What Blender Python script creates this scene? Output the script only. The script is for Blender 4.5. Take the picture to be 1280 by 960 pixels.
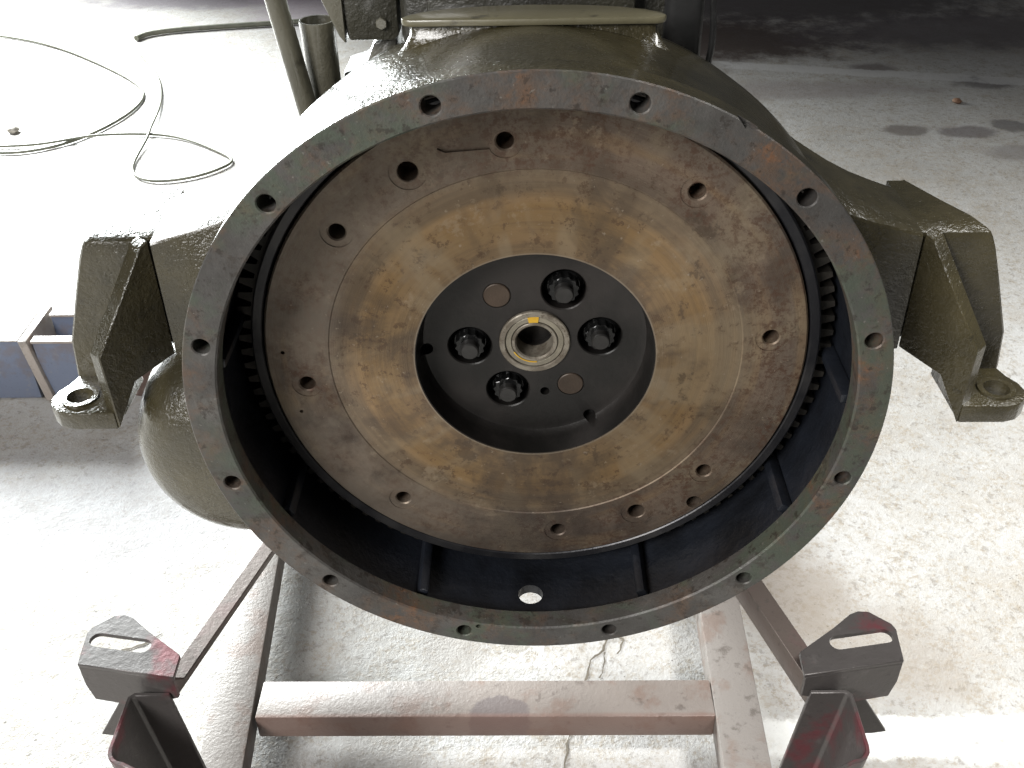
import bpy, bmesh, math, random
from mathutils import Vector, Matrix
random.seed(7)
R = math.radians
scene = bpy.context.scene
for o in list(bpy.data.objects):
    bpy.data.objects.remove(o)

# ------------------------------------------------------------------ camera
cd = bpy.data.cameras.new('camera')
cam = bpy.data.objects.new('camera', cd)
scene.collection.objects.link(cam)
cd.sensor_width = 36.0
cd.lens = 1277.08 / 1280 * 36.0
cd.clip_start = 0.02
cd.clip_end = 100
cam.location = (-0.00696, -0.64797, 0.49835)
cam.rotation_euler = (R(54.2205), R(0.899), R(0.405))
scene.camera = cam

# ------------------------------------------------------------------ light
world = bpy.data.worlds.new('World')
scene.world = world
world.use_nodes = True
bg = world.node_tree.nodes['Background']
bg.inputs[0].default_value = (0.88, 0.93, 1.0, 1)
bg.inputs[1].default_value = 0.045

def area(name, loc, target, sx, sy, power, col):
    l = bpy.data.lights.new(name, 'AREA')
    l.shape = 'RECTANGLE'; l.size = sx; l.size_y = sy
    l.energy = power; l.color = col
    o = bpy.data.objects.new(name, l)
    scene.collection.objects.link(o)
    o.location = loc
    d = Vector(target) - Vector(loc)
    o.rotation_euler = d.to_track_quat('-Z', 'Y').to_euler()
    return o
# open garage door on the left, seen from inside: broad daylight
dl = area('doorway_daylight', (-3.9, 4.7, 0.95), (-3.3, 0.5, 0.1), 3.3, 2.1, 1350, (0.95, 1.0, 1.0))
dl.data.spread = R(125)
# opening to the left of the photographer
area('left_daylight', (-1.95, -2.45, 1.85), (0.1, 0.2, -0.3), 1.4, 1.3, 185, (1.0, 0.985, 0.965))
# added fill lamp that brightens the floor on the right; no source seen
sk = area('right_floor_fill', (1.95, 0.0, 2.6), (1.10, 0.62, -0.86), 0.8, 0.8, 30, (1.0, 0.99, 0.96))
sk.data.spread = R(66)

scene.view_settings.view_transform = 'Standard'
scene.view_settings.look = 'None'
scene.view_settings.exposure = 0
scene.view_settings.gamma = 1
scene.render.engine = 'CYCLES'
scene.render.resolution_x = 1024
scene.render.resolution_y = 768

# ------------------------------------------------------------------ node helpers
class NT:
    def __init__(s, name):
        s.m = bpy.data.materials.new(name); s.m.use_nodes = True
        s.t = s.m.node_tree; s.n = s.t.nodes
        s.b = s.n['Principled BSDF']
        s.co = s.n.new('ShaderNodeTexCoord').outputs['Object']
    def set(s, node_input, v):
        if hasattr(v, 'links') or isinstance(v, bpy.types.NodeSocket):
            s.t.links.new(v, node_input)
        elif isinstance(v, (tuple, list)) and len(v) == 3 and node_input.type == 'RGBA':
            node_input.default_value = (*v, 1)
        else:
            node_input.default_value = v
    def math(s, op, a, b=None, c=None, clamp=False):
        n = s.n.new('ShaderNodeMath'); n.operation = op; n.use_clamp = clamp
        s.set(n.inputs[0], a)
        if b is not None: s.set(n.inputs[1], b)
        if c is not None: s.set(n.inputs[2], c)
        return n.outputs[0]
    def noise(s, scale, detail=4, rough=.55, vec=None, dist=0.0):
        n = s.n.new('ShaderNodeTexNoise')
        n.inputs['Scale'].default_value = scale; n.inputs['Detail'].default_value = detail
        n.inputs['Roughness'].default_value = rough; n.inputs['Distortion'].default_value = dist
        s.t.links.new(vec or s.co, n.inputs['Vector'])
        return n.outputs['Fac']
    def voro(s, scale, vec=None, feature='F1', rnd=1.0):
        n = s.n.new('ShaderNodeTexVoronoi'); n.feature = feature
        n.inputs['Scale'].default_value = scale; n.inputs['Randomness'].default_value = rnd
        s.t.links.new(vec or s.co, n.inputs['Vector'])
        return n.outputs['Distance']
    def ramp(s, fac, stops, interp='LINEAR'):
        n = s.n.new('ShaderNodeValToRGB'); n.color_ramp.interpolation = interp
        e = n.color_ramp.elements
        while len(e) < len(stops): e.new(0.5)
        for el, (p, c) in zip(e, stops):
            el.position = p
            el.color = (*c, 1) if isinstance(c, (tuple, list)) else (c, c, c, 1)
        s.set(n.inputs[0], fac)
        return n.outputs[0]
    def step(s, v, a, b):                       # smooth 0..1 as v goes a..b
        n = s.n.new('ShaderNodeMapRange'); n.interpolation_type = 'SMOOTHSTEP'
        s.set(n.inputs[0], v); n.inputs[1].default_value = a; n.inputs[2].default_value = b
        return n.outputs[0]
    def mix(s, fac, a, b, mode='MIX'):
        n = s.n.new('ShaderNodeMix'); n.data_type = 'RGBA'; n.blend_type = mode
        s.set(n.inputs[0], fac); s.set(n.inputs[6], a); s.set(n.inputs[7], b)
        return n.outputs[2]
    def sep(s, v=None):
        n = s.n.new('ShaderNodeSeparateXYZ'); s.t.links.new(v or s.co, n.inputs[0]); return n.outputs
    def comb(s, x, y, z):
        n = s.n.new('ShaderNodeCombineXYZ')
        for i, v in enumerate((x, y, z)): s.set(n.inputs[i], v)
        return n.outputs[0]
    def bump(s, h, strength=.5, dist=.002, prev=None):
        n = s.n.new('ShaderNodeBump'); n.inputs['Strength'].default_value = strength
        n.inputs['Distance'].default_value = dist
        s.t.links.new(h, n.inputs['Height'])
        if prev is not None: s.t.links.new(prev, n.inputs['Normal'])
        return n.outputs[0]
    def out(s, col, rough=.5, metal=0.0, normal=None, spec=.5, coat=0.0):
        s.set(s.b.inputs['Base Color'], col); s.set(s.b.inputs['Roughness'], rough)
        s.set(s.b.inputs['Metallic'], metal); s.set(s.b.inputs['Specular IOR Level'], spec)
        if coat: s.set(s.b.inputs['Coat Weight'], coat); s.b.inputs['Coat Roughness'].default_value = .12
        if normal is not None: s.t.links.new(normal, s.b.inputs['Normal'])
        return s.m

# ------------------------------------------------------------------ materials
def m_concrete():
    t = NT('concrete floor')
    x, y, z = t.sep()
    big = t.noise(1.6, 6, .62); mid = t.noise(9, 7, .68); fine = t.noise(60, 5, .72); grit = t.noise(240, 3, .65)
    col = t.ramp(big, [(.25, (.30, .285, .265)), (.5, (.41, .40, .385)), (.75, (.49, .485, .48))])
    col = t.mix(t.math('MULTIPLY', t.step(mid, .46, .70), .45), col, (.30, .262, .215))
    col = t.mix(t.math('MULTIPLY', t.step(fine, .53, .66), .62), col, (.19, .170, .145))
    col = t.mix(t.math('MULTIPLY', t.step(fine, .42, .30), .35), col, (.60, .59, .57))
    mo = t.noise(105, 7, .8); mo2 = t.noise(22, 7, .75, dist=.3)
    col = t.mix(t.math('MULTIPLY', t.math('MULTIPLY', t.step(mo, .47, .58), t.step(mo2, .38, .60)), .70), col, (.29, .245, .185))
    col = t.mix(t.math('MULTIPLY', t.step(mo2, .54, .70), .40), col, (.25, .225, .19))
    pit = t.math('MULTIPLY', t.step(t.voro(38), .12, .04), t.step(mid, .50, .62))
    pit2 = t.math('MULTIPLY', t.step(t.voro(95), .16, .06), t.step(t.noise(5, 4, .6), .50, .60))
    col = t.mix(t.math('MULTIPLY', t.math('MAXIMUM', pit, pit2), .85), col, (.075, .065, .055))
    warp = t.math('MULTIPLY', t.math('ADD', t.math('SUBTRACT', t.noise(8, 6, .7), .5), t.math('MULTIPLY', t.math('SUBTRACT', fine, .5), .5)), 1.5)
    # oil spots and worn paint, plus floor shadows painted as dark patches: (x, y, rx, ry, colour, strength, softness)
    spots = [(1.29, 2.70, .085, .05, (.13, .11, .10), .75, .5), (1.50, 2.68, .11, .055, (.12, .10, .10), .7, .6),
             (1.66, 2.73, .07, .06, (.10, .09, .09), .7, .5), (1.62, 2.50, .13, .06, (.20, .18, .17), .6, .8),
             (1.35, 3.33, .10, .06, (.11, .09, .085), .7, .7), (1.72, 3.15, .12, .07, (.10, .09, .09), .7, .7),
             (.66, 3.72, .75, .34, (.060, .043, .036), .95, .8), (1.25, 4.25, 1.1, .34, (.075, .065, .066), .9, .9),  # broad patches paint in the shade at the far right
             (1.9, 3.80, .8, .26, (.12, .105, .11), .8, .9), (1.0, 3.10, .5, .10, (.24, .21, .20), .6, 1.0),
             (-1.55, 4.42, .60, .16, (.15, .13, .145), .9, .9), (-.95, 4.35, .40, .40, (.30, .25, .285), .7, 1.0),  # far left shade painted into the floor colour
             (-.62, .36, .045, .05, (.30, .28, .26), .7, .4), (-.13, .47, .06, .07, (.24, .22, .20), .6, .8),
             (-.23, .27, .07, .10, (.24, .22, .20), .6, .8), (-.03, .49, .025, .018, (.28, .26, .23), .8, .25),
             (-.86, .80, .42, .20, (.33, .33, .35), .55, 1.0), (.46, .60, .12, .14, (.22, .18, .14), .65, 1.0),  # painted shadows: in front of the hoist leg, right of the ring
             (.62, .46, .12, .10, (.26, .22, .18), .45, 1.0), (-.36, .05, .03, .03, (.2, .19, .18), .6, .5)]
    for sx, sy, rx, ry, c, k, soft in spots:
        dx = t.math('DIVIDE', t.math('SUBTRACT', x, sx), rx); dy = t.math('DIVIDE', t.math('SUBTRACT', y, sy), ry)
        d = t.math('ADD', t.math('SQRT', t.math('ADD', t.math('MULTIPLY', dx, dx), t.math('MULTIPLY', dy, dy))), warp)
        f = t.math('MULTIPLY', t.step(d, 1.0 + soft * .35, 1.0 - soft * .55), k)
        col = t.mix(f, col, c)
    # pale worn strips: floor joint far right, paint line near right
    def strip(col, yc, slope, half, x0, c, k):
        d = t.math('ABSOLUTE', t.math('SUBTRACT', t.math('SUBTRACT', y, yc), t.math('MULTIPLY', x, slope)))
        f = t.step(t.math('ADD', d, t.math('MULTIPLY', warp, half * .9)), half * 1.15, half * .75)
        f = t.math('MULTIPLY', f, t.step(x, x0 - .05, x0 + .05))
        f = t.math('MULTIPLY', f, t.math('MULTIPLY', t.step(mid, .30, .46), k))
        return t.mix(f, col, c)
    col = strip(col, 3.57, -.22, .045, .75, (.50, .49, .48), .75)
    col = strip(col, .305, 0.0, .038, .36, (.80, .80, .78), .95)
    h = t.math('ADD', t.math('MULTIPLY', mid, .8), t.math('ADD', t.math('MULTIPLY', fine, .6), t.math('MULTIPLY', grit, .25)))
    n = t.bump(h, .55, .0055)
    rough = t.math('ADD', .42, t.math('MULTIPLY', mid, .4))
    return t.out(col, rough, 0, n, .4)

def m_flange():
    t = NT('bare cast iron flange')
    a = t.noise(9, 6, .65); b = t.noise(13, 6, .7, dist=.4); c = t.noise(85, 5, .7); d = t.noise(6, 5, .65, dist=.8); e = t.noise(30, 5, .7)
    col = t.ramp(a, [(.3, (.042, .040, .038)), (.5, (.074, .070, .066)), (.7, (.112, .106, .098))])
    col = t.mix(t.math('MULTIPLY', t.step(e, .42, .62), .55), col, (.050, .046, .042))
    rust = t.math('MULTIPLY', t.step(b, .44, .64), t.step(c, .34, .60))
    col = t.mix(t.math('MULTIPLY', rust, .75), col, (.125, .072, .042))
    col = t.mix(t.math('MULTIPLY', t.math('MULTIPLY', t.step(b, .60, .70), t.step(c, .40, .55)), .8), col, (.200, .085, .035))
    col = t.mix(t.math('MULTIPLY', t.step(d, .47, .58), t.math('MULTIPLY', t.step(e, .40, .56), .60)), col, (.070, .092, .064))
    col = t.mix(t.math('MULTIPLY', t.step(c, .56, .64), .7), col, (.028, .022, .018))
    col = t.mix(t.math('MULTIPLY', t.step(t.noise(44, 6, .75), .55, .63), .65), col, (.040, .032, .026))
    col = t.mix(t.math('MULTIPLY', t.step(t.noise(190, 3, .6), .66, .72), .5), col, (.20, .19, .17))
    h = t.math('ADD', t.math('MULTIPLY', c, .9), t.math('ADD', t.math('MULTIPLY', e, .8), t.math('MULTIPLY', t.noise(320, 2), .5)))
    return t.out(col, t.math('ADD', .34, t.math('MULTIPLY', e, .34)), .30, t.bump(h, .5, .0016), .5)

def m_olive(name, base=(.060, .050, .025), dark=(.027, .023, .012), rough=.18, bumpd=.0019):
    t = NT(name)
    a = t.noise(9, 5, .6); c = t.noise(230, 3, .65); g = t.noise(520, 2, .6)
    col = t.mix(t.step(a, .35, .7), dark, base)
    col = t.mix(t.math('MULTIPLY', t.step(t.noise(38, 4, .7), .60, .72), .7), col, (.018, .016, .010))
    h = t.math('ADD', t.math('MULTIPLY', c, .8), t.math('ADD', t.math('MULTIPLY', g, .35), t.math('MULTIPLY', t.noise(60, 4, .6), 1.1)))
    return t.out(col, t.math('ADD', rough, t.math('MULTIPLY', t.noise(60, 3), .2)), 0, t.bump(h, .75, bumpd), .6, coat=.5)

def m_inner():
    t = NT('oily black housing inside')
    a = t.noise(14, 4, .6); c = t.noise(120, 3, .6)
    col = t.ramp(a, [(.35, (.004, .0045, .006)), (.6, (.010, .012, .017)), (.8, (.020, .020, .023))])
    return t.out(col, .42, 0, t.bump(c, .5, .002), .5)

def polar(t):
    x, y, z = t.sep()
    r = t.math('SQRT', t.math('ADD', t.math('MULTIPLY', x, x), t.math('MULTIPLY', z, z)))
    cx = t.math('DIVIDE', x, r); cz = t.math('DIVIDE', z, r)
    return r, cx, cz

def m_flywheel():
    t = NT('rust browned flywheel face')
    r, cx, cz = polar(t)
    streak = t.noise(1.0, 4, .6, t.comb(t.math('MULTIPLY', r, 260), t.math('MULTIPLY', cx, 1.6), t.math('MULTIPLY', cz, 1.6)))
    broad = t.noise(1.0, 3, .55, t.comb(t.math('MULTIPLY', r, 55), t.math('MULTIPLY', cx, 1.3), t.math('MULTIPLY', cz, 1.3)))
    tool = t.noise(1.0, 2, .5, t.comb(t.math('MULTIPLY', r, 900), t.math('MULTIPLY', cx, .8), t.math('MULTIPLY', cz, .8)))
    blot = t.noise(17, 5, .62); rustn = t.noise(130, 6, .75); big = t.noise(6.5, 5, .62)
    wedge = t.noise(1.0, 3, .55, t.comb(t.math('MULTIPLY', r, 9), t.math('MULTIPLY', cx, 3.2), t.math('MULTIPLY', cz, 3.2)))
    ring = t.ramp(t.math('DIVIDE', r, .25), [
        (.40, (.160, .110, .064)), (.50, (.200, .132, .066)), (.585, (.208, .130, .058)), (.61, (.240, .158, .080)),
        (.63, (.150, .106, .064)), (.70, (.185, .138, .090)), (.715, (.120, .090, .066)),
        (.80, (.165, .122, .090)), (.93, (.130, .104, .083))])
    mott = t.noise(26, 8, .72); mott2 = t.noise(11, 8, .68, dist=.5)
    col = t.mix(t.math('MULTIPLY', t.step(streak, .42, .66), .30), ring, (.080, .058, .040))
    col = t.mix(t.math('MULTIPLY', t.step(broad, .5, .7), .45), col, (.235, .150, .076))
    col = t.mix(t.math('MULTIPLY', t.step(wedge, .50, .62), .45), col, (.255, .200, .130))
    col = t.mix(t.math('MULTIPLY', t.step(wedge, .46, .34), .50), col, (.070, .050, .034))
    col = t.mix(t.math('MULTIPLY', t.step(mott2, .52, .66), .55), col, (.080, .058, .038))
    col = t.mix(t.math('MULTIPLY', t.step(mott2, .44, .32), .45), col, (.240, .190, .125))
    col = t.mix(t.math('MULTIPLY', t.step(mott, .57, .64), .60), col, (.056, .038, .026))
    col = t.mix(t.math('MULTIPLY', t.math('MULTIPLY', t.step(t.noise(95, 6, .75), .55, .62), t.step(mott2, .40, .56)), .65), col, (.070, .040, .024))
    col = t.mix(t.math('MULTIPLY', t.step(mott, .42, .35), .45), col, (.285, .225, .155))
    soot = t.noise(8.5, 8, .66, dist=.6)
    col = t.mix(t.math('MULTIPLY', t.step(soot, .50, .66), .60), col, (.056, .042, .034))
    col = t.mix(t.math('MULTIPLY', t.step(soot, .44, .30), .30), col, (.235, .195, .145))
    outer = t.step(r, .165, .185)
    pits = t.math('MULTIPLY', outer, t.math('MULTIPLY', t.step(rustn, .46, .60), t.step(blot, .34, .58)))
    col = t.mix(t.math('MULTIPLY', pits, .80), col, (.082, .041, .025))
    col = t.mix(t.math('MULTIPLY', t.math('MULTIPLY', outer, t.step(big, .54, .66)), .62), col, (.045, .036, .031))
    col = t.mix(t.math('MULTIPLY', t.step(r, .1052, .1042), .45), col, (.27, .23, .18))
    col = t.mix(t.math('MULTIPLY', t.step(t.noise(210, 3, .6), .66, .74), .5), col, (.30, .25, .19))
    h = t.math('ADD', t.math('MULTIPLY', rustn, t.math('MULTIPLY', outer, .9)), t.math('ADD', t.math('MULTIPLY', streak, .30), t.math('ADD', t.math('MULTIPLY', tool, .35), t.math('MULTIPLY', t.noise(330, 2), .25))))
    rough = t.math('ADD', .36, t.math('MULTIPLY', blot, .3))
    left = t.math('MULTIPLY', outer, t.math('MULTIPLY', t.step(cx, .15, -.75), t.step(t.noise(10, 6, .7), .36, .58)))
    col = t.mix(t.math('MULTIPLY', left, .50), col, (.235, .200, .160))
    m = t.out(col, rough, .52, t.bump(h, .35, .0011), .5)
    tan = t.n.new('ShaderNodeTangent'); tan.direction_type = 'RADIAL'; tan.axis = 'Y'
    t.t.links.new(tan.outputs[0], t.b.inputs['Tangent'])
    t.set(t.b.inputs['Anisotropic'], t.math('MULTIPLY', t.math('SUBTRACT', 1.0, outer), .65))
    return m

def m_dark(name, base, rough=.4, metal=.3, bmp=.3, hi=None, scale=40):
    t = NT(name)
    a = t.noise(scale * .5, 4, .6); c = t.noise(scale * 5, 3, .6)
    hi = hi or tuple(min(1, v * 1.8 + .004) for v in base)
    col = t.mix(t.step(a, .35, .7), base, hi)
    return t.out(col, t.math('ADD', rough - .08, t.math('MULTIPLY', a, .16)), metal, t.bump(c, bmp, .001), .5)

def m_paint_steel(name, base, second, third, amt=.5, rough=.45, sc=9, metal=.2, bmp=.3):
    t = NT(name)
    a = t.noise(sc, 5, .62); b = t.noise(sc * 3.1, 5, .65); c = t.noise(sc * 14, 4, .65)
    col = t.mix(t.math('MULTIPLY', t.step(a, .5, .62), amt), base, second)
    col = t.mix(t.math('MULTIPLY', t.step(b, .56, .70), .75), col, third)
    col = t.mix(t.math('MULTIPLY', t.step(c, .58, .72), .4), col, tuple(v * .4 for v in base))
    return t.out(col, t.math('ADD', rough - .08, t.math('MULTIPLY', b, .2)), metal, t.bump(t.math('ADD', c, b), bmp, .0015), .5)

def m_cross():
    t = NT('worn oxide painted tube with oil stain')
    x, y, z = t.sep()
    a = t.noise(14, 5, .62); b = t.noise(43, 5, .65); c = t.noise(190, 4, .65)
    col = t.mix(t.math('MULTIPLY', t.step(a, .5, .62), .7), (.200, .172, .154), (.165, .112, .090))
    col = t.mix(t.math('MULTIPLY', t.step(b, .56, .70), .7), col, (.09, .070, .060))
    dx = t.math('DIVIDE', t.math('ADD', x, .052), .044); dy = t.math('DIVIDE', t.math('SUBTRACT', y, .288), .036)
    d = t.math('ADD', t.math('SQRT', t.math('ADD', t.math('MULTIPLY', dx, dx), t.math('MULTIPLY', dy, dy))), t.math('MULTIPLY', t.math('SUBTRACT', t.noise(60, 4, .6), .5), .7))
    col = t.mix(t.math('MULTIPLY', t.step(d, 1.08, .88), .85), col, (.12, .10, .098))
    col = t.mix(t.math('MULTIPLY', t.step(t.math('ADD', y, t.math('MULTIPLY', a, .006)), .2965, .2890), .5), col, (.17, .085, .062))
    return t.out(col, .48, 0, t.bump(t.math('ADD', c, b), .5, .0015), .5)

def m_bearing():
    t = NT('worn bearing steel')
    r, cx, cz = polar(t)
    a = t.noise(60, 4, .6); c = t.noise(260, 3, .65)
    col = t.mix(t.step(a, .4, .65), (.235, .210, .170), (.130, .110, .085))
    col = t.mix(t.math('MULTIPLY', t.step(c, .56, .68), .7), col, (.07, .05, .03))
    return t.out(col, .42, .35, t.bump(c, .4, .0006), .5)

M = dict(
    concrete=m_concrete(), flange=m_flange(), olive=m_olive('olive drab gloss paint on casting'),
    inner=m_inner(), fly=m_flywheel(),
    rim=m_dark('blued black steel rim', (.020, .020, .023), .36, .5, .25, (.05, .048, .048)),
    gear=m_dark('grey ring gear steel', (.024, .022, .019), .45, .5, .3, (.052, .046, .038)),
    hub=m_dark('dark brown stained hub', (.012, .011, .010), .42, .35, .35, (.028, .024, .022), 30),
    oil=m_dark('oily black bolt steel', (.006, .006, .006), .14, .4, .3, (.016, .016, .016)),
    tip=m_dark('dark bolt end steel', (.020, .019, .018), .36, .35, .4),
    plug=m_dark('rusty brown dowel', (.042, .029, .020), .5, .3, .4, (.070, .048, .033)),
    bearing=m_bearing(),
    seal=m_dark('grey bearing shield', (.20, .18, .14), .42, .5, .3, (.30, .27, .21), 90),
    yellow=m_dark('yellow paint mark', (.50, .28, .015), .5, 0, .2, (.62, .38, .03), 120),
    rail=m_paint_steel('worn oxide painted tube', (.200, .180, .165), (.160, .112, .090), (.085, .070, .060), .65, .44, 14, .1, .5),
    cross=m_cross(),
    stand=m_paint_steel('grey steel with red paint traces', (.082, .074, .071), (.190, .020, .034), (.125, .112, .108), .55, .36, 9, .35, .28),
    brace=m_paint_steel('brown grey angle iron', (.120, .096, .084), (.140, .092, .086), (.08, .068, .060), .6, .38, 13, .35, .22),
    blue=m_paint_steel('faded blue painted steel', (.150, .175, .240), (.16, .125, .115), (.21, .21, .23), .5, .42, 12, 0, .3),
    bluegrey=m_paint_steel('worn pale steel flange', (.34, .30, .27), (.26, .18, .13), (.20, .18, .16), .5, .5, 16, 0, .4),
    rustwheel=m_paint_steel('red brown caster steel', (.095, .062, .052), (.16, .12, .10), (.05, .04, .035), .5, .45, 30, .2, .3),
    hose=m_dark('dusty grey green hose', (.13, .135, .10), .5, 0, .3, (.22, .22, .17), 30),
    block=m_olive('dark olive engine block', (.030, .028, .018), (.012, .011, .008), .35, .002),
    greytube=m_olive('grey olive tube paint', (.105, .098, .072), (.060, .056, .040), .3, .001),
    padtop=m_olive('smooth pale olive machined pad', (.125, .112, .066), (.095, .085, .050), .36, .0004),
    black=m_dark('black rubber', (.010, .010, .010), .35, 0, .3),
    stone=m_dark('pale stone chip', (.22, .20, .17), .8, 0, .6, (.4, .37, .33), 60),
    scrap=m_dark('orange brown scrap', (.24, .13, .08), .7, 0, .5, (.36, .25, .17), 80),
    crack=m_dark('dark crack dirt', (.10, .085, .065), .9, 0, .3, (.16, .14, .11), 60),
)

# ------------------------------------------------------------------ mesh helpers
col = scene.collection
def mesh_obj(name, bm, mat, parent=None, smooth=30):
    me = bpy.data.meshes.new(name)
    bmesh.ops.recalc_face_normals(bm, faces=bm.faces[:])
    bm.to_mesh(me); bm.free()
    mats = mat if isinstance(mat, (list, tuple)) else [mat]
    for k in mats: me.materials.append(M[k])
    if smooth:
        me.polygons.foreach_set('use_smooth', [True] * len(me.polygons))
        me.set_sharp_from_angle(angle=R(smooth))
    o = bpy.data.objects.new(name, me); col.objects.link(o)
    if parent is not None: attach(o, parent)
    return o
def attach(o, parent):
    o.parent = parent
    w = Vector((0, 0, 0)); p = parent
    while p is not None: w += p.location; p = p.parent
    o.location = o.location - w           # meshes are modelled in world coordinates
def empty(name, loc, label, cat, group=None):
    o = bpy.data.objects.new(name, None); col.objects.link(o); o.location = loc
    o.empty_display_size = .05
    tag(o, label, cat, group); return o
def tag(o, label=None, cat=None, group=None, kind=None):
    if label: o['label'] = label
    if cat: o['category'] = cat
    if group: o['group'] = group
    if kind: o['kind'] = kind
    return o
def lathe(profile, seg=128, axis=(0, 0), closed=True, bm=None, mats=None):
    """profile [(r, y)] revolved about the line x=axis[0], z=axis[1] along y"""
    bm = bm or bmesh.new(); rings = []
    for r, y in profile:
        if r < 1e-6:
            v = bm.verts.new((axis[0], y, axis[1])); rings.append([v] * seg)
        else:
            rings.append([bm.verts.new((axis[0] + r * math.cos(2 * math.pi * i / seg), y, axis[1] + r * math.sin(2 * math.pi * i / seg))) for i in range(seg)])
    n = len(profile)
    for k in range(n if closed else n - 1):
        a, b = rings[k], rings[(k + 1) % n]
        for i in range(seg):
            j = (i + 1) % seg
            vs = []
            for v in (a[i], a[j], b[j], b[i]):
                if v not in vs: vs.append(v)
            if len(vs) > 2:
                f = bm.faces.new(vs)
                if mats: f.material_index = mats[k]
    return bm
def prism(bm, pts, vec, bev=0.0, segs=1):
    """planar loop pts (3D) extruded along vec, optional bevel on every edge"""
    tb = bmesh.new()
    a = [tb.verts.new(p) for p in pts]; b = [tb.verts.new(Vector(p) + Vector(vec)) for p in pts]
    tb.faces.new(a); tb.faces.new(b[::-1])
    for i in range(len(pts)):
        j = (i + 1) % len(pts); tb.faces.new((a[i], b[i], b[j], a[j]))
    bmesh.ops.recalc_face_normals(tb, faces=tb.faces[:])
    if bev:
        es = [e for e in tb.edges if e.calc_face_angle(0) > R(25)]
        bmesh.ops.bevel(tb, geom=es, offset=bev, segments=segs, affect='EDGES', profile=.5)
    me = bpy.data.meshes.new('t'); tb.to_mesh(me); tb.free(); bm.from_mesh(me); bpy.data.meshes.remove(me)
    return bm
def loft(bm, loops):
    rows = [[bm.verts.new(p) for p in L] for L in loops]
    bm.faces.new(rows[0]); bm.faces.new(rows[-1][::-1])
    for a, b in zip(rows[:-1], rows[1:]):
        for i in range(len(a)): bm.faces.new((a[i], b[i], b[(i + 1) % len(a)], a[(i + 1) % len(a)]))
    return bm
def box(bm, lo, hi, bev=0.0, segs=1):
    (x0, y0, z0), (x1, y1, z1) = lo, hi
    return prism(bm, [(x0, y0, z0), (x1, y0, z0), (x1, y1, z0), (x0, y1, z0)], (0, 0, z1 - z0), bev, segs)
def tube(bm, p0, p1, r, seg=24, r1=None):
    p0, p1 = Vector(p0), Vector(p1); d = (p1 - p0).normalized()
    u = d.orthogonal().normalized(); v = d.cross(u); r1 = r if r1 is None else r1
    A = [bm.verts.new(p0 + r * (math.cos(t) * u + math.sin(t) * v)) for t in [2 * math.pi * i / seg for i in range(seg)]]
    B = [bm.verts.new(p1 + r1 * (math.cos(t) * u + math.sin(t) * v)) for t in [2 * math.pi * i / seg for i in range(seg)]]
    bm.faces.new(A[::-1]); bm.faces.new(B)
    for i in range(seg): bm.faces.new((A[i], A[(i + 1) % seg], B[(i + 1) % seg], B[i]))
    return bm
def boolean(o, cutter, smooth=30, op='DIFFERENCE'):
    m = o.modifiers.new('b', 'BOOLEAN'); m.object = cutter; m.operation = op; m.solver = 'EXACT'
    bpy.context.view_layer.update()
    dg = bpy.context.evaluated_depsgraph_get()
    me = bpy.data.meshes.new_from_object(o.evaluated_get(dg))
    old = o.data; o.modifiers.clear(); o.data = me; bpy.data.meshes.remove(old)
    cm = cutter.data; bpy.data.objects.remove(cutter); bpy.data.meshes.remove(cm)
    me.polygons.foreach_set('use_smooth', [True] * len(me.polygons))
    me.set_sharp_from_angle(angle=R(smooth))
    return o
def cutter_obj(bm, mat):
    return mesh_obj('cutter', bm, mat, None, 0)
def pol(r, deg): return (r * math.cos(R(deg)), r * math.sin(R(deg)))

# ================================================================== SETTING
FZ = -0.86
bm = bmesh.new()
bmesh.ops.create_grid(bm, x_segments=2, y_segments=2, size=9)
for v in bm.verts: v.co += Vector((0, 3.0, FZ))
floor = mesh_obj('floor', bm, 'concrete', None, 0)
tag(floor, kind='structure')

def ribbon(pts, w, name):
    """a wandering crack lying in the concrete"""
    bm = bmesh.new(); rows = []
    P = []
    for a, b in zip(pts[:-1], pts[1:]):
        n = max(2, int(math.dist(a, b) / .008))
        for i in range(n):
            f = i / n; P.append((a[0] + (b[0] - a[0]) * f + random.uniform(-.0022, .0022), a[1] + (b[1] - a[1]) * f + random.uniform(-.0022, .0022)))
    for i, p in enumerate(P):
        q = P[min(i + 1, len(P) - 1)]; o = P[max(i - 1, 0)]
        d = Vector((q[0] - o[0], q[1] - o[1], 0)).normalized(); s = Vector((-d.y, d.x, 0)) * w * random.uniform(.25, 1.0) * .5
        c = Vector((p[0], p[1], FZ + .0012))
        rows.append((bm.verts.new(c + s), bm.verts.new(c - s)))
    for a, b in zip(rows[:-1], rows[1:]): bm.faces.new((a[0], b[0], b[1], a[1]))
    return mesh_obj(name, bm, 'crack', floor, 0)
ribbon([(.125, .51), (.118, .475), (.095, .455), (.085, .425), (.078, .40)], .006, 'crack')
ribbon([(.128, .512), (.150, .50), (.146, .475), (.128, .462)], .004, 'crack')
ribbon([(.118, .47), (.112, .435), (.104, .41)], .004, 'crack')
ribbon([(.056, .315), (.05, .295), (.047, .27), (.040, .24), (.034, .18)], .004, 'crack')
ribbon([(-.665, .87), (-.64, .855), (-.628, .84)], .006, 'crack')
ribbon([(-.74, .44), (-.70, .475), (-.66, .49), (-.63, .52)], .005, 'crack')

# ================================================================== ENGINE
eng = empty('engine', (0, .5, -.50), 'olive drab engine with open round bell housing and rusty flywheel facing the viewer', 'engine')

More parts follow.
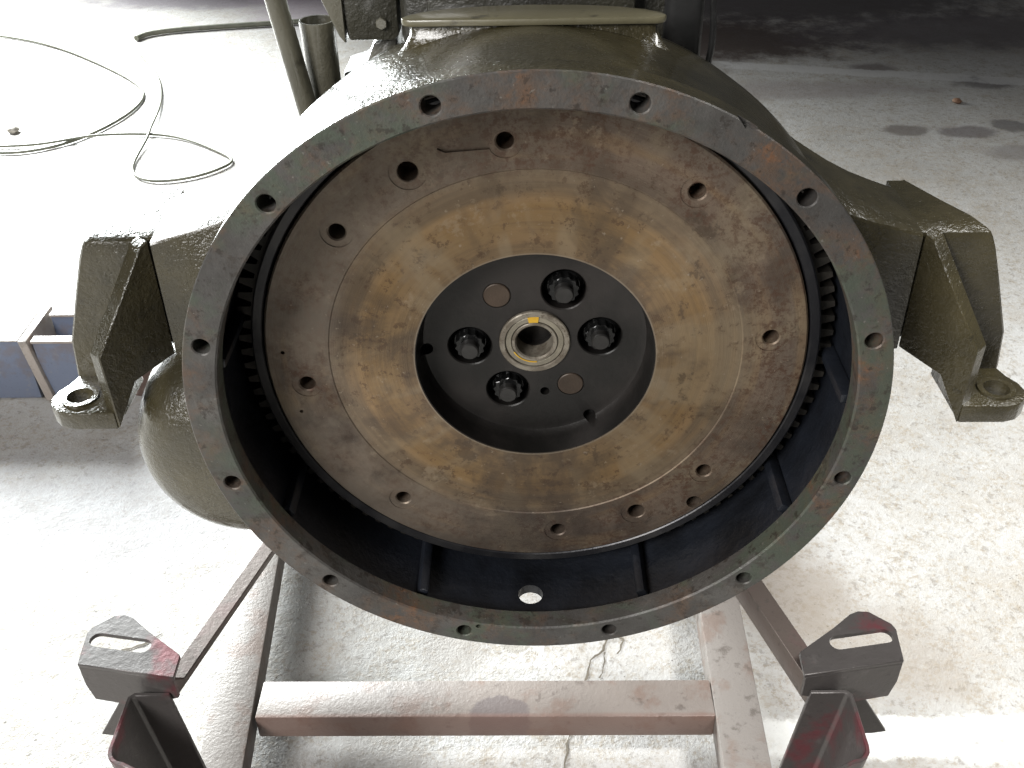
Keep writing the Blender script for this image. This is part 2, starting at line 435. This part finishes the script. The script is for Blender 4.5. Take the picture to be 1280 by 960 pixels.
# ---- flange ring
prof = [(.2540, 0.0), (.2782, 0.0), (.2792, .0010), (.2792, .021), (.2780, .0225), (.2640, .0225), (.2622, .0215), (.2525, .0200), (.2525, .0014)]
flange = mesh_obj('flange_ring', lathe(prof, 224, mats=[0, 0, 1, 1, 1, 0, 0, 0, 0]), ['flange', 'olive'])
cb = bmesh.new()
for k in range(12):
    x, z = pol(.265, 15 + 30 * k)
    lathe([(0, -.01), (.0079, -.01), (.0079, .0), (.0069, .0010), (.0070, .03), (0, .03)], 24, (x, z), False, cb)
boolean(flange, cutter_obj(cb, 'inner'))
cb = bmesh.new(); x, z = pol(.2560, -102.4); lathe([(0, -.01), (.0024, -.01), (.0024, .008), (0, .008)], 14, (x, z), False, cb)
boolean(flange, cutter_obj(cb, 'inner'))
# broken notch in the upper right edge
for pts in ([(62.2, .2830), (61.3, .2786), (60.4, .2770), (59.7, .2752), (59.5, .2775), (58.9, .2771), (58.2, .2783), (57.6, .2830)],):
    cb = bmesh.new(); prism(cb, [(pol(r, a)[0], -.004, pol(r, a)[1]) for a, r in pts], (0, .011, 0))
    boolean(flange, cutter_obj(cb, 'flange'))
attach(flange, eng)

# ---- bell housing shell
prof = [(.2635, .0228), (.2735, .0228), (.2725, .030), (.2725, .110), (.2712, .140), (.2660, .172), (.2520, .200), (.18, .215), (0, .215), (0, .152), (.235, .152), (.255, .146), (.2618, .132), (.2618, .0245)]
mt = [0, 0, 0, 0, 0, 0, 0, 0, 0, 1, 1, 1, 1, 1]
house = mesh_obj('bell_housing', lathe(prof[:], 192, closed=True, mats=mt), ['olive', 'inner'])
cb = bmesh.new(); tube(cb, (-.0055, .0505, -.24), (-.0055, .0505, -.30), .0122, 32)
boolean(house, cutter_obj(cb, 'inner')); attach(house, eng)
# ribs inside the bottom of the housing
for deg, w, dep in ((-66.8, .010, .012), (-30.0, .010, .012), (-1.2, .010, .012), (-115, .010, .010), (-150, .010, .010), (172, .010, .010)):
    b = bmesh.new()
    rm = Matrix.Rotation(-R(deg), 4, 'Y')
    box(b, (.2612 - dep, .0252, -w / 2), (.2616, .128, w / 2), .0025, 2)
    for v in b.verts: v.co.z *= 1 + (v.co.x - .255) * 18
    b.transform(rm); mesh_obj('rib', b, 'inner', house)
# machined pad on top
b = bmesh.new()
pts = [(-.0985, .1235), (-.0965, .1190), (-.091, .1165), (.091, .1165), (.0965, .1190), (.0985, .1235), (.095, .1300), (.084, .1385), (.065, .1465), (.035, .1525), (0, .1545), (-.035, .1525), (-.065, .1465), (-.084, .1385), (-.095, .1300)]
prism(b, [(x, y, .2722) for x, y in pts], (0, 0, .0052), .0014, 2)
mesh_obj('top_pad', b, 'padtop', house)
b = bmesh.new()                                     # neck under the overhanging pad
loft(b, [[(x * k, .136 + (y - .136) * k + dy, z) for x, y in pts] for k, z, dy in ((1.16, .235, -.012), (1.06, .250, -.008), (.985, .2570, -.001), (.945, .2640, .003), (.935, .2724, .004))])
mesh_obj('pad_web', b, 'olive', house)

# ---- starter bulge low on the left
ax = (-.266, -.092)
prof = [(0, .037), (.038, .038), (.058, .041), (.074, .047), (.085, .056), (.093, .068), (.0985, .083), (.1015, .100), (.103, .122), (.103, .165), (.098, .19), (.06, .21), (0, .212)]
bul = mesh_obj('starter_bulge', lathe(prof, 96, ax, False), 'olive')
boolean(bul, cutter_obj(lathe([(0, .0), (.2685, .0), (.2685, .3), (0, .3)], 160, closed=False), 'olive')); attach(bul, eng)

# ---- mounting feet (modelled on the right, mirrored to the left)
def foot(sx):
    b = bmesh.new()
    top = [(.2100, .1640), (.2240, .1530), (.2380, .1440), (.2540, .1340), (.2740, .1235), (.2960, .1145), (.3180, .1066)]
    inner = [pol(.2660, d) for d in range(-3, 41, 4)]
    loop = top + [(.3180, -.006), (.2760, -.0125)] + inner
    low = [(.2280, .1400), (.2380, .1320), (.2480, .1265), (.2590, .1215), (.2760, .1160), (.2960, .1110), (.3170, .1050)]
    tail = [(.3180, -.006), (.2760, -.0125)] + inner
    def sec(f, y, dz=0):
        return [(a[0] + (c[0] - a[0]) * f, y, a[1] + (c[1] - a[1]) * f + dz) for a, c in zip(low, top)] + [(x, y, z) for x, z in tail]
    loft(b, [sec(0, .1005, -.0022), sec(.03, .1018), sec(.30, .108), sec(.58, .118), sec(.82, .132), sec(1, .152), sec(1, .186)])
    # gusset plate running forward and outward
    P, Q = Vector((.3185, .101, 0)), Vector((.3625, .050, 0)); d = (Q - P); n = Vector((-d.y, d.x, 0)).normalized()
    if n.x < 0: n = -n
    prof = [(0, .1075), (.12, .1040), (1, .024), (1, -.0505), (.63, -.0125), (0, -.0045)]
    prism(b, [P + d * s + Vector((0, 0, z)) for s, z in prof], n * .0150, .0010, 1)
    # back plate curling over into the top flange
    pr = [(.106, -.049, .415), (.106, -.030, .415), (.106, .006, .411), (.106, .060, .3925), (.106, .088, .3825), (.1062, .0990, .3775), (.1075, .1035, .3750), (.1115, .1058, .3715), (.130, .1064, .3660), (.160, .1063, .3510), (.203, .1060, .3320)]
    bk = [(.122, -.049), (.122, -.030), (.122, .006), (.122, .055), (.122, .070), (.1235, .0780), (.126, .0840), (.131, .0900), (.140, .0930), (.162, .0940), (.203, .0945)]
    loops = []
    for (y, z, x), (yb, zb) in zip(pr, bk):
        xi = .3165 if z > -.02 else .364
        loops.append([(xi, y, z), (x - .002, y, z), (x, y + .002, z), (x, yb, zb), (xi, yb, zb)])
    loft(b, loops)
    # pad, bored before it is joined on
    pd = [(.3640, .0500), (.4020, .0495), (.4140, .0530), (.4225, .0610), (.4262, .0720), (.4240, .0840), (.4180, .0940), (.4140, .1070), (.3640, .1070)]
    pb = bmesh.new(); prism(pb, [(x, y, -.0500) for x, y in pd], (0, 0, .0180), .0016, 2)
    po = mesh_obj('pad', pb, 'olive'); c = bmesh.new(); tube(c, (.4010, .0735, -.06), (.4010, .0735, -.02), .0112, 32)
    boolean(po, cutter_obj(c, 'olive')); b.from_mesh(po.data); pm = po.data; bpy.data.objects.remove(po); bpy.data.meshes.remove(pm)
    for v in b.verts: v.co.x *= sx
    if sx < 0: bmesh.ops.reverse_faces(b, faces=b.faces[:])
    o = mesh_obj('mounting_foot', b, 'olive')
    attach(o, eng)
    g = lathe_ring_z((.4010 * sx, .0735), .0112, .0160, -.0322, .0022)
    r = mesh_obj('bushing', g, 'olive', o)
    return o
def lathe_ring_z(c, r0, r1, z, h, seg=40):
    b = bmesh.new(); L = [(r0, z - .016), (r0, z + h), (r1, z + h), (r1, z - .002)]
    rows = [[b.verts.new((c[0] + r * math.cos(2 * math.pi * i / seg), c[1] + r * math.sin(2 * math.pi * i / seg), zz)) for i in range(seg)] for r, zz in L]
    for a, d in zip(rows[:-1], rows[1:]):
        for i in range(seg): b.faces.new((a[i], a[(i + 1) % seg], d[(i + 1) % seg], d[i]))
    return b
foot(1); foot(-1)

# ---- flywheel
FY = .0765
prof = [(.1035, FY + .0008), (.1765, FY + .0008), (.1775, FY), (.2300, FY), (.2316, FY + .0015), (.2316, FY + .0055), (.2316, FY + .03), (.1035, FY + .03)]
fly = mesh_obj('flywheel', lathe(prof, 256), 'fly')
cb = bmesh.new(); holes = [96.3 + 45 * k for k in range(8)]
for a in holes:
    x, z = pol(.2008, a)
    lathe([(0, .06), (.0135, .06), (.0135, FY + .0007), (.0080, FY + .0007), (.0068, FY + .0018), (.0068, FY + .025), (0, FY + .025)], 28, (x, z), False, cb)
for a in (118.8, -61.2):
    x, z = pol(.2008, a)
    lathe([(0, .06), (.0150, .06), (.0150, FY + .0007), (.0088, FY + .0007), (.0080, FY + .0014), (.0080, FY + .025), (0, FY + .025)], 28, (x, z), False, cb)
x, z = pol(.2225, -47.4); lathe([(0, .06), (.0072, .06), (.0072, FY + .020), (0, FY + .02)], 24, (x, z), False, cb)
for rr, a in ((.2165, 177.0), (.2150, -166.0)):
    x, z = pol(rr, a); lathe([(0, .06), (.0018, .06), (.0018, FY + .006), (0, FY + .006)], 12, (x, z), False, cb)
boolean(fly, cutter_obj(cb, 'fly'))
cb = bmesh.new()                                    # shallow milled slots beside some bolt holes
for a in (96.3,):
    x, z = pol(.2008, a); t = Vector((-math.sin(R(a)), 0, math.cos(R(a)))); n = Vector((math.cos(R(a)), 0, math.sin(R(a))))
    o = Vector((x, FY - .01, z)) + t * .012
    prism(cb, [o - n * .0048, o + t * .034 - n * .0036, o + t * .040, o + t * .034 + n * .0036, o + n * .0048], (0, .0116, 0))
boolean(fly, cutter_obj(cb, 'fly')); attach(fly, eng)
# rim behind the narrow groove
prof = [(.2335, FY + .006), (.2335, FY + .0028), (.2345, FY + .0018), (.2412, FY + .0018), (.2428, FY + .0032), (.2432, FY + .018), (.2432, FY + .046), (.2200, FY + .046), (.2200, FY + .035)]
mesh_obj('rim', lathe(prof, 224), 'rim', fly)
# ring gear
b = bmesh.new(); NTEE = 110; g0, g1 = FY + .0185, FY + .034
loop = []
for k in range(NTEE):
    a0 = 360 / NTEE * k; p = 360 / NTEE
    for f, r in ((-.34, .2462), (-.17, .2578), (.17, .2578), (.34, .2462)):
        loop.append(pol(r, a0 + f * p))
inn = [pol(.2425, 360 / len(loop) * i - .34 * 360 / NTEE) for i in range(len(loop))]
N = len(loop)
F = [b.verts.new((x, g0, z)) for x, z in loop]; B = [b.verts.new((x, g1, z)) for x, z in loop]
FI = [b.verts.new((x, g0, z)) for x, z in inn]; BI = [b.verts.new((x, g1, z)) for x, z in inn]
for i in range(N):
    j = (i + 1) % N
    b.faces.new((F[i], F[j], B[j], B[i])); b.faces.new((FI[i], FI[j], F[j], F[i])); b.faces.new((BI[j], BI[i], B[i], B[j])); b.faces.new((FI[j], FI[i], BI[i], BI[j]))
mesh_obj('ring_gear', b, 'gear', fly, 20)
# hub recess: wall, floor, pockets
HY = .1085
prof = [(.1028, FY + .0016), (.1034, FY + .0016), (.1034, HY + .03), (0, HY + .03), (0, HY), (.0950, HY), (.0985, HY - .001), (.1010, HY - .0045), (.1022, HY - .010)]
hub = mesh_obj('hub_recess', lathe(prof, 192), 'hub')
cb = bmesh.new()
pocket = [4.0, 64.3, 184.8, 244.8]; plug = [124.6, 304.7]
for a in pocket:
    x, z = pol(.0578, a); lathe([(0, .09), (.0203, .09), (.0203, HY), (.0193, HY + .001), (.0193, HY + .020), (0, HY + .020)], 40, (x, z), False, cb)
for a in plug:
    x, z = pol(.0572, a); lathe([(0, .09), (.0124, .09), (.0124, HY + .0015), (0, HY + .0015)], 32, (x, z), False, cb)
lathe([(0, .09), (.0318, .09), (.0318, HY + .006), (.0170, HY + .006), (.0170, HY + .027), (0, HY + .027)], 56, (0, 0), False, cb)
x, z = pol(.0557, -80.5); lathe([(0, .09), (.0043, .09), (.0043, HY + .012), (0, HY + .012)], 20, (x, z), False, cb)
boolean(hub, cutter_obj(cb, 'hub'))
cb = bmesh.new()
for a in (-58.3, -175.8):
    x, z = pol(.0965, a); lathe([(0, .092), (.0058, .092), (.0058, HY + .010), (0, HY + .010)], 20, (x, z), False, cb)
boolean(hub, cutter_obj(cb, 'hub')); attach(hub, fly); hub.parent = eng; hub.location = -eng.location
for a in pocket:                                   # flange nut, facets and stud end
    x, z = pol(.0578, a); b = bmesh.new(); ph = random.uniform(0, 60)
    lathe([(0, HY + .019), (.0165, HY + .019), (.0172, HY + .012), (.0140, HY + .008), (.0120, HY + .008), (0, HY + .008)], 28, (x, z), False, b)
    pts = [(x + (.0138 if i % 2 == 0 else .0120) * math.cos(R(ph + 15 * i)), z + (.0138 if i % 2 == 0 else .0120) * math.sin(R(ph + 15 * i))) for i in range(24)]
    prism(b, [(px, HY + .010, pz) for px, pz in pts], (0, -.0115, 0), .0005)
    o = mesh_obj('bolt', b, 'oil', hub, 25)
    b = bmesh.new()
    lathe([(0, HY), (.0082, HY), (.0082, HY - .0085), (.0072, HY - .0100), (0, HY - .0102)], 28, (x, z), False, b)
    s = mesh_obj('bolt_end', b, 'tip', hub)
for a in plug:
    x, z = pol(.0572, a); b = bmesh.new()
    lathe([(0, HY + .0016), (.0116, HY + .0016), (.0116, HY - .0002), (.0108, HY - .0008), (.004, HY - .0005), (0, HY - .0005)], 32, (x, z), False, b)
    mesh_obj('dowel_plug', b, 'plug', hub)
# pilot bearing
b = lathe([(.0314, HY + .005), (.0314, HY - .0022), (.0306, HY - .0030), (.0268, HY - .0030), (.0262, HY - .0022), (.0262, HY + .005)], 72)
mesh_obj('bearing_outer_race', b, 'bearing', hub)
b = lathe([(.0259, HY + .004), (.0259, HY - .0012), (.0252, HY - .0017), (.0212, HY - .0017), (.0206, HY - .0010), (.0206, HY + .004)], 72)
mesh_obj('bearing_shield', b, 'seal', hub)
b = lathe([(.0202, HY + .004), (.0202, HY - .0020), (.0195, HY - .0027), (.0178, HY - .0027), (.0165, HY - .0012), (.0165, HY + .018), (.0172, HY + .018)], 72)
mesh_obj('bearing_inner_race', b, 'bearing', hub)
b = bmesh.new()                                    # yellow paint dab at the top, thin arc below the bore
def arcpatch(b, r0, r1, a0, a1, y, th=.0006, n=10):
    lo = [pol(r0, a0 + (a1 - a0) * i / n) for i in range(n + 1)]; hi = [pol(r1, a0 + (a1 - a0) * i / n) for i in range(n + 1)]
    prism(b, [(x, y, z) for x, z in lo + hi[::-1]], (0, -th, 0))
arcpatch(b, .0208, .0268, 82, 104, HY - .0015, .0012)
mesh_obj('paint_mark', b, 'yellow', hub)
b = bmesh.new(); arcpatch(b, .0206, .0216, -150, -85, HY - .0016, .0006, 20)
mesh_obj('paint_mark', b, 'yellow', hub)

# ---- engine body behind the housing
b = bmesh.new()
box(b, (-.11, .213, -.26), (.135, 1.02, .36), .012, 3)
box(b, (-.095, .23, -.40), (.105, .98, -.255), .02, 3)
mesh_obj('engine_block', b, 'block', eng)
b = bmesh.new(); box(b, (-.085, .19, .232), (.082, .23, .30), .004, 2)
mesh_obj('block_ledge', b, 'block', eng)
# side cover with bolt, upper left
b = bmesh.new()
prism(b, [(-.1575, .232, .232), (-.1560, .232, .2275), (-.118, .232, .2275), (-.1135, .232, .232), (-.1135, .232, .33), (-.1700, .232, .33)], (0, .10, 0), .002, 2)
sc = mesh_obj('side_cover', b, 'block', eng)
b = bmesh.new(); x, z = -.1275, .2425
prism(b, [(x + .0052 * math.cos(R(60 * i + 30)), .233, z + .0052 * math.sin(R(60 * i + 30))) for i in range(6)], (0, -.0055, 0), .0006)
mesh_obj('cover_bolt', b, 'greytube', sc)
b = bmesh.new()                                    # pale edge strip of the cover
prism(b, [(-.1640, .228, .232), (-.1590, .228, .2255), (-.1590, .228, .33), (-.1850, .228, .33), (-.1760, .228, .262)], (0, .06, 0), .0015, 2)
mesh_obj('cover_flange', b, 'greytube', sc)
# filler cup and slanted push rod tube
b = bmesh.new()
cupc = (-.186, .25)
def zlathe(b, c, prof, seg=40):
    rows = [[b.verts.new((c[0] + r * math.cos(2 * math.pi * i / seg), c[1] + r * math.sin(2 * math.pi * i / seg), z)) for i in range(seg)] for r, z in prof]
    for a, d in zip(rows[:-1], rows[1:]):
        for i in range(seg): b.faces.new((a[i], a[(i + 1) % seg], d[(i + 1) % seg], d[i]))
    b.faces.new(rows[0]); b.faces.new(rows[-1][::-1]); return b
zlathe(b, cupc, [(.0150, .0), (.0150, .231), (.0156, .238), (.0156, .2405), (.0138, .2405), (.0125, .2335), (.002, .2325)])
cup = mesh_obj('filler_tube', b, 'greytube', eng)
b = bmesh.new()
prism(b, [(-.171, .262, .15), (-.120, .262, .15), (-.120, .262, .222), (-.141, .262, .2165), (-.150, .262, .196), (-.1705, .262, .190)], (0, .05, 0), .003, 2)
mesh_obj('side_casting', b, 'greytube', eng)
b = bmesh.new(); tube(b, (-.1990, .228, .12), (-.2085, .228, .40), .0092, 28)
tube(b, (-.2062, .228, .268), (-.2064, .228, .272), .0115, 28)
b.transform(Matrix.Translation((0, 0, 0)))
for v in b.verts: v.co.x += (.18 - v.co.z) * .12
mesh_obj('push_rod_tube', b, 'greytube', eng)
# black hose on the right of the pad
b = bmesh.new(); box(b, (.108, .200, .17), (.1400, .236, .40), .008, 3)
mesh_obj('coolant_pipe', b, 'black', eng)
def curve_tube(name, pts, r, mat, parent=None, res=8):
    cu = bpy.data.curves.new(name, 'CURVE'); cu.dimensions = '3D'; cu.bevel_depth = r; cu.bevel_resolution = 4; cu.resolution_u = res
    s = cu.splines.new('NURBS'); s.points.add(len(pts) - 1)
    for p, q in zip(s.points, pts): p.co = (*q, 1)
    s.use_endpoint_u = True; s.order_u = 4; cu.use_fill_caps = True
    tmp = bpy.data.objects.new(name + '_c', cu); col.objects.link(tmp)
    bpy.context.view_layer.update()
    me = bpy.data.meshes.new_from_object(tmp.evaluated_get(bpy.context.evaluated_depsgraph_get()))
    bpy.data.objects.remove(tmp); bpy.data.curves.remove(cu)
    me.name = name; me.materials.clear(); me.materials.append(M[mat])
    me.polygons.foreach_set('use_smooth', [True] * len(me.polygons))
    o = bpy.data.objects.new(name, me); col.objects.link(o)
    if parent: attach(o, parent)
    return o
curve_tube('cable', [(.135, .21, .15), (.1475, .2, .215), (.149, .2, .24), (.1445, .2, .27), (.138, .2, .33)], .0028, 'black', eng)

# ================================================================== ENGINE STAND
SC = -.052                                          # the stand sits a little left of the engine axis
stand = empty('engine_stand', (SC, .4, FZ), 'rusty welded steel engine stand under the bell housing with slotted pads', 'stand')
def rail(x0, x1, y0, y1, dx):
    b = bmesh.new()
    prism(b, [(x0, y0, -.822), (x1, y0, -.822), (x1, y0, -.775), (x0, y0, -.775)], (dx, y1 - y0, 0), .0022, 2)
    return mesh_obj('base_rail', b, 'rail', stand)
rail(-.457, -.392, -.10, 1.15, -.085)
rail(.256, .323, -.10, 1.15, .030)
for x0, y0 in ((-.452, -.095), (.262, -.095), (-.532, 1.075), (.288, 1.075)):
    b = bmesh.new(); box(b, (x0, y0, FZ + .001), (x0 + .055, y0 + .06, -.8225), .002)
    mesh_obj('foot_block', b, 'rail', stand)
b = bmesh.new(); box(b, (-.4135, .284, -.823), (.2655, .350, -.7765), .0025, 2)
mesh_obj('cross_tube', b, 'cross', stand)
b = bmesh.new(); box(b, (-.45, .93, -.823), (.275, .995, -.7765), .005, 3)
mesh_obj('cross_tube', b, 'rail', stand)
for s in (-1, 1):
    X = lambda x: SC + s * x                        # x measured outwards from the stand centre
    # C-section post, open towards the middle
    b = bmesh.new(); th = .0045; y0, y1 = -.032, .058; xw, xi = .3930, .3480; rr = .020
    outer = [(xi, y1), (xw - .006, y1), (xw, y1 - .006)]
    outer += [(xw - rr + rr * math.cos(R(a)), y0 + rr - rr * math.sin(R(a))) for a in (0, 22, 45, 68, 90)] + [(xi + .004, y0 - .010)]
    inner = [(xi + .004, y0 - .010 + th)] + [(xw - rr + (rr - th) * math.cos(R(a)), y0 + rr - (rr - th) * math.sin(R(a))) for a in (90, 68, 45, 22, 0)] + [(xw - th, y1 - .008), (xw - .008, y1 - th), (xi, y1 - th)]
    hz = -.4215 - FZ - .001
    prism(b, [(X(x) - s * .10 * hz, y, FZ + .001) for x, y in outer + inner], (s * .10 * hz, 0, hz), .0008)
    mesh_obj('post', b, 'stand', stand, 40)
    # slotted pad with folded down lip
    b = bmesh.new()
    pts = [(.4490, .0745), (.3380, .0560), (.3390, .0860), (.3440, .0905), (.3850, .1210), (.4080, .1405), (.4180, .1450), (.4300, .1440), (.4510, .1260), (.4535, .1180)]
    prism(b, [(X(x), y, -.4000) for x, y in pts], (0, 0, .0055), .0008)
    o = mesh_obj('slotted_pad', b, 'stand', None, 40)
    a, c, w = Vector((.4375, .1085)), Vector((.3845, .0995)), .0095     # slot ends
    d = (c - a).normalized(); n = Vector((-d.y, d.x)); base = math.atan2(n.y, n.x); cut = []
    for k in range(9): t = base + math.pi * k / 8; cut.append(a + w * Vector((math.cos(t), math.sin(t))))
    for k in range(9): t = base + math.pi + math.pi * k / 8; cut.append(c + w * Vector((math.cos(t), math.sin(t))))
    cb = bmesh.new(); prism(cb, [(X(p.x), p.y, -.42) for p in cut], (0, 0, .05))
    boolean(o, cutter_obj(cb, 'stand'), 40); attach(o, stand)
    b = bmesh.new()
    A, B2 = Vector((.4490, .0748)), Vector((.3400, .0566)); dv = (B2 - A)
    lip = [(0, -.3995), (1, -.3995), (1, -.4300), (.50, -.4560), (.05, -.4540), (0.0, -.4300)]
    nn = Vector((-dv.y, dv.x)).normalized() * (.005 if -1 * dv.x > 0 else -.005)
    if nn.y < 0: nn = -nn
    prism(b, [(X(A.x + dv.x * f), A.y + dv.y * f, z) for f, z in lip], (s * nn.x, nn.y, 0), .0006)
    mesh_obj('pad_lip', b, 'stand', stand, 40)
    b = bmesh.new()
    prism(b, [(X(x), .082, z) for x, z in ((.412, -.452), (.4585, -.5300), (.4420, -.5335), (.3880, -.5335), (.3880, -.452))], (0, .005, 0), .0006)
    mesh_obj('gusset', b, 'stand', stand, 40)
    # angle iron side member running back and inwards
    b = bmesh.new()
    P, Q = (Vector((.2990, .064, -.4230)), Vector((.040, .875, -.4230))) if s > 0 else (Vector((-.4100, .078, -.4230)), Vector((-.170, .875, -.4230)))
    d = Q - P; out = Vector((1, 0, 0)); wl = .026 if s > 0 else .020
    L = [(0, 0), (wl, 0), (wl, -.0045), (.0045, -.0045), (.0045, -.034), (0, -.034)]
    prism(b, [(P.x + u, P.y, P.z + v) for u, v in L], (d.x, d.y, 0), .0008)
    mesh_obj('side_angle', b, 'brace', stand, 40)
    b = bmesh.new(); box(b, (min(X(.090), X(.150)), .86, FZ + .001), (max(X(.090), X(.150)), .905, -.4285), .003, 2)
    mesh_obj('front_post', b, 'rail', stand)
b = bmesh.new(); box(b, (SC - .17, .84, -.4222), (SC + .17, .90, -.4010), .004, 2)
mesh_obj('bearer', b, 'rail', stand)
b = bmesh.new(); box(b, (-.45, .862, FZ + .001), (.27, .903, FZ + .040), .003, 2)
mesh_obj('foot_bar', b, 'rail', stand)

# ================================================================== THINGS ON THE FLOOR
# blue hoist leg on the left
leg = empty('hoist_leg', (-1.15, 1.30, FZ), 'faded blue steel hoist leg with caster lying behind the left mounting foot', 'hoist leg')
z0, z1 = FZ + .006, FZ + .160
b = bmesh.new(); box(b, (-2.6, 1.190, z0), (-1.098, 1.305, z1), .003, 2)
mesh_obj('closed_channel', b, 'blue', leg)
for ya, yb in ((1.190, 1.1965), (1.2975, 1.304)):
    b = bmesh.new(); box(b, (-1.078, ya, z0), (-.915, yb, z1 - .004), .001)
    mesh_obj('pocket_side', b, 'blue', leg)
for ya, yb in ((1.182, 1.206), (1.290, 1.326)):
    b = bmesh.new(); box(b, (-1.0775, ya, z1 - .0035), (-.910, yb, z1 + .0025), .001)
    mesh_obj('pocket_flange', b, 'bluegrey', leg)
b = bmesh.new(); box(b, (-1.078, 1.197, z0 + .02), (-.915, 1.297, z0 + .026), .0006)
mesh_obj('pocket_floor', b, 'blue', leg)
b = bmesh.new()                                    # upright joint plate between the two
prism(b, [(-1.1040, 1.180, z1 + .004), (-1.0850, 1.180, z1 + .004), (-1.0640, 1.180, z0), (-1.0840, 1.180, z0)], (0, .150, 0), .002, 2)
mesh_obj('joint_plate', b, 'bluegrey', leg)
b = bmesh.new(); box(b, (-2.6, 1.184, z1 + .0005), (-1.1055, 1.312, z1 + .0035), .001)
mesh_obj('top_plate', b, 'bluegrey', leg)
b = bmesh.new()                                    # caster wheel at the end
lathe([(.012, 1.20), (.044, 1.195), (.0495, 1.205), (.0495, 1.235), (.044, 1.245), (.012, 1.24)], 40, (-.874, FZ + .0497), True, b)
mesh_obj('caster_wheel', b, 'rustwheel', leg)

# hoses
z = FZ + .007
h = curve_tube('hose', [(-2.62, 3.98, z), (-2.33, 3.90, z), (-2.07, 3.78, z), (-1.815, 3.56, z), (-1.58, 3.33, z), (-1.455, 3.17, z), (-1.43, 3.03, z), (-1.455, 2.87, z), (-1.54, 2.68, z), (-1.67, 2.585, z), (-1.80, 2.57, z), (-2.2, 2.66, z), (-2.6, 2.9, z)], .0052, 'hose')
tag(h, 'big loop of thin grey hose on the bright floor at far left', 'hose')
h = curve_tube('hose', [(-2.5, 2.74, z), (-2.1, 2.64, z), (-1.79, 2.632, z), (-1.636, 2.643, z + .004), (-1.516, 2.695, z + .013), (-1.413, 2.725, z + .004), (-1.277, 2.735, z), (-1.149, 2.675, z), (-1.03, 2.57, z), (-.955, 2.50, z), (-.985, 2.44, z), (-1.05, 2.37, z), (-1.15, 2.335, z), (-1.225, 2.35, z), (-1.285, 2.42, z), (-1.30, 2.55, z), (-1.30, 2.68, z + .008), (-1.315, 2.76, z + .015), (-1.34, 2.95, z + .002), (-1.39, 3.17, z), (-1.49, 3.42, z), (-1.62, 3.62, z)], .0046, 'hose')
tag(h, 'thin grey hose curling in a small loop left of the bell housing', 'hose')
h = curve_tube('pipe', [(-1.685, 3.80, z + .006), (-1.672, 3.85, z + .006), (-1.62, 3.90, z + .006), (-1.41, 3.95, z + .006), (-1.10, 4.0, z + .006), (-.5, 4.10, z + .006)], .0115, 'hose')
tag(h, 'straight grey pipe with a bent end lying at the top left', 'pipe')
# stone chip and scrap
def lump(name, c, s, mat, label, cat):
    b = bmesh.new(); bmesh.ops.create_icosphere(b, subdivisions=2, radius=1)
    for v in b.verts:
        k = 1 + random.uniform(-.22, .22); v.co = Vector((c[0] + v.co.x * s[0] * k, c[1] + v.co.y * s[1] * k, FZ + s[2] * .8 + v.co.z * s[2] * k))
    return tag(mesh_obj(name, b, mat, None, 60), label, cat)
lump('stone', (-1.808, 2.783), (.020, .022, .012), 'stone', 'small grey stone on the white floor inside the hose loop', 'stone')
lump('scrap', (1.551, 2.950), (.016, .018, .009), 'scrap', 'small orange brown scrap on the dim floor at upper right', 'scrap')
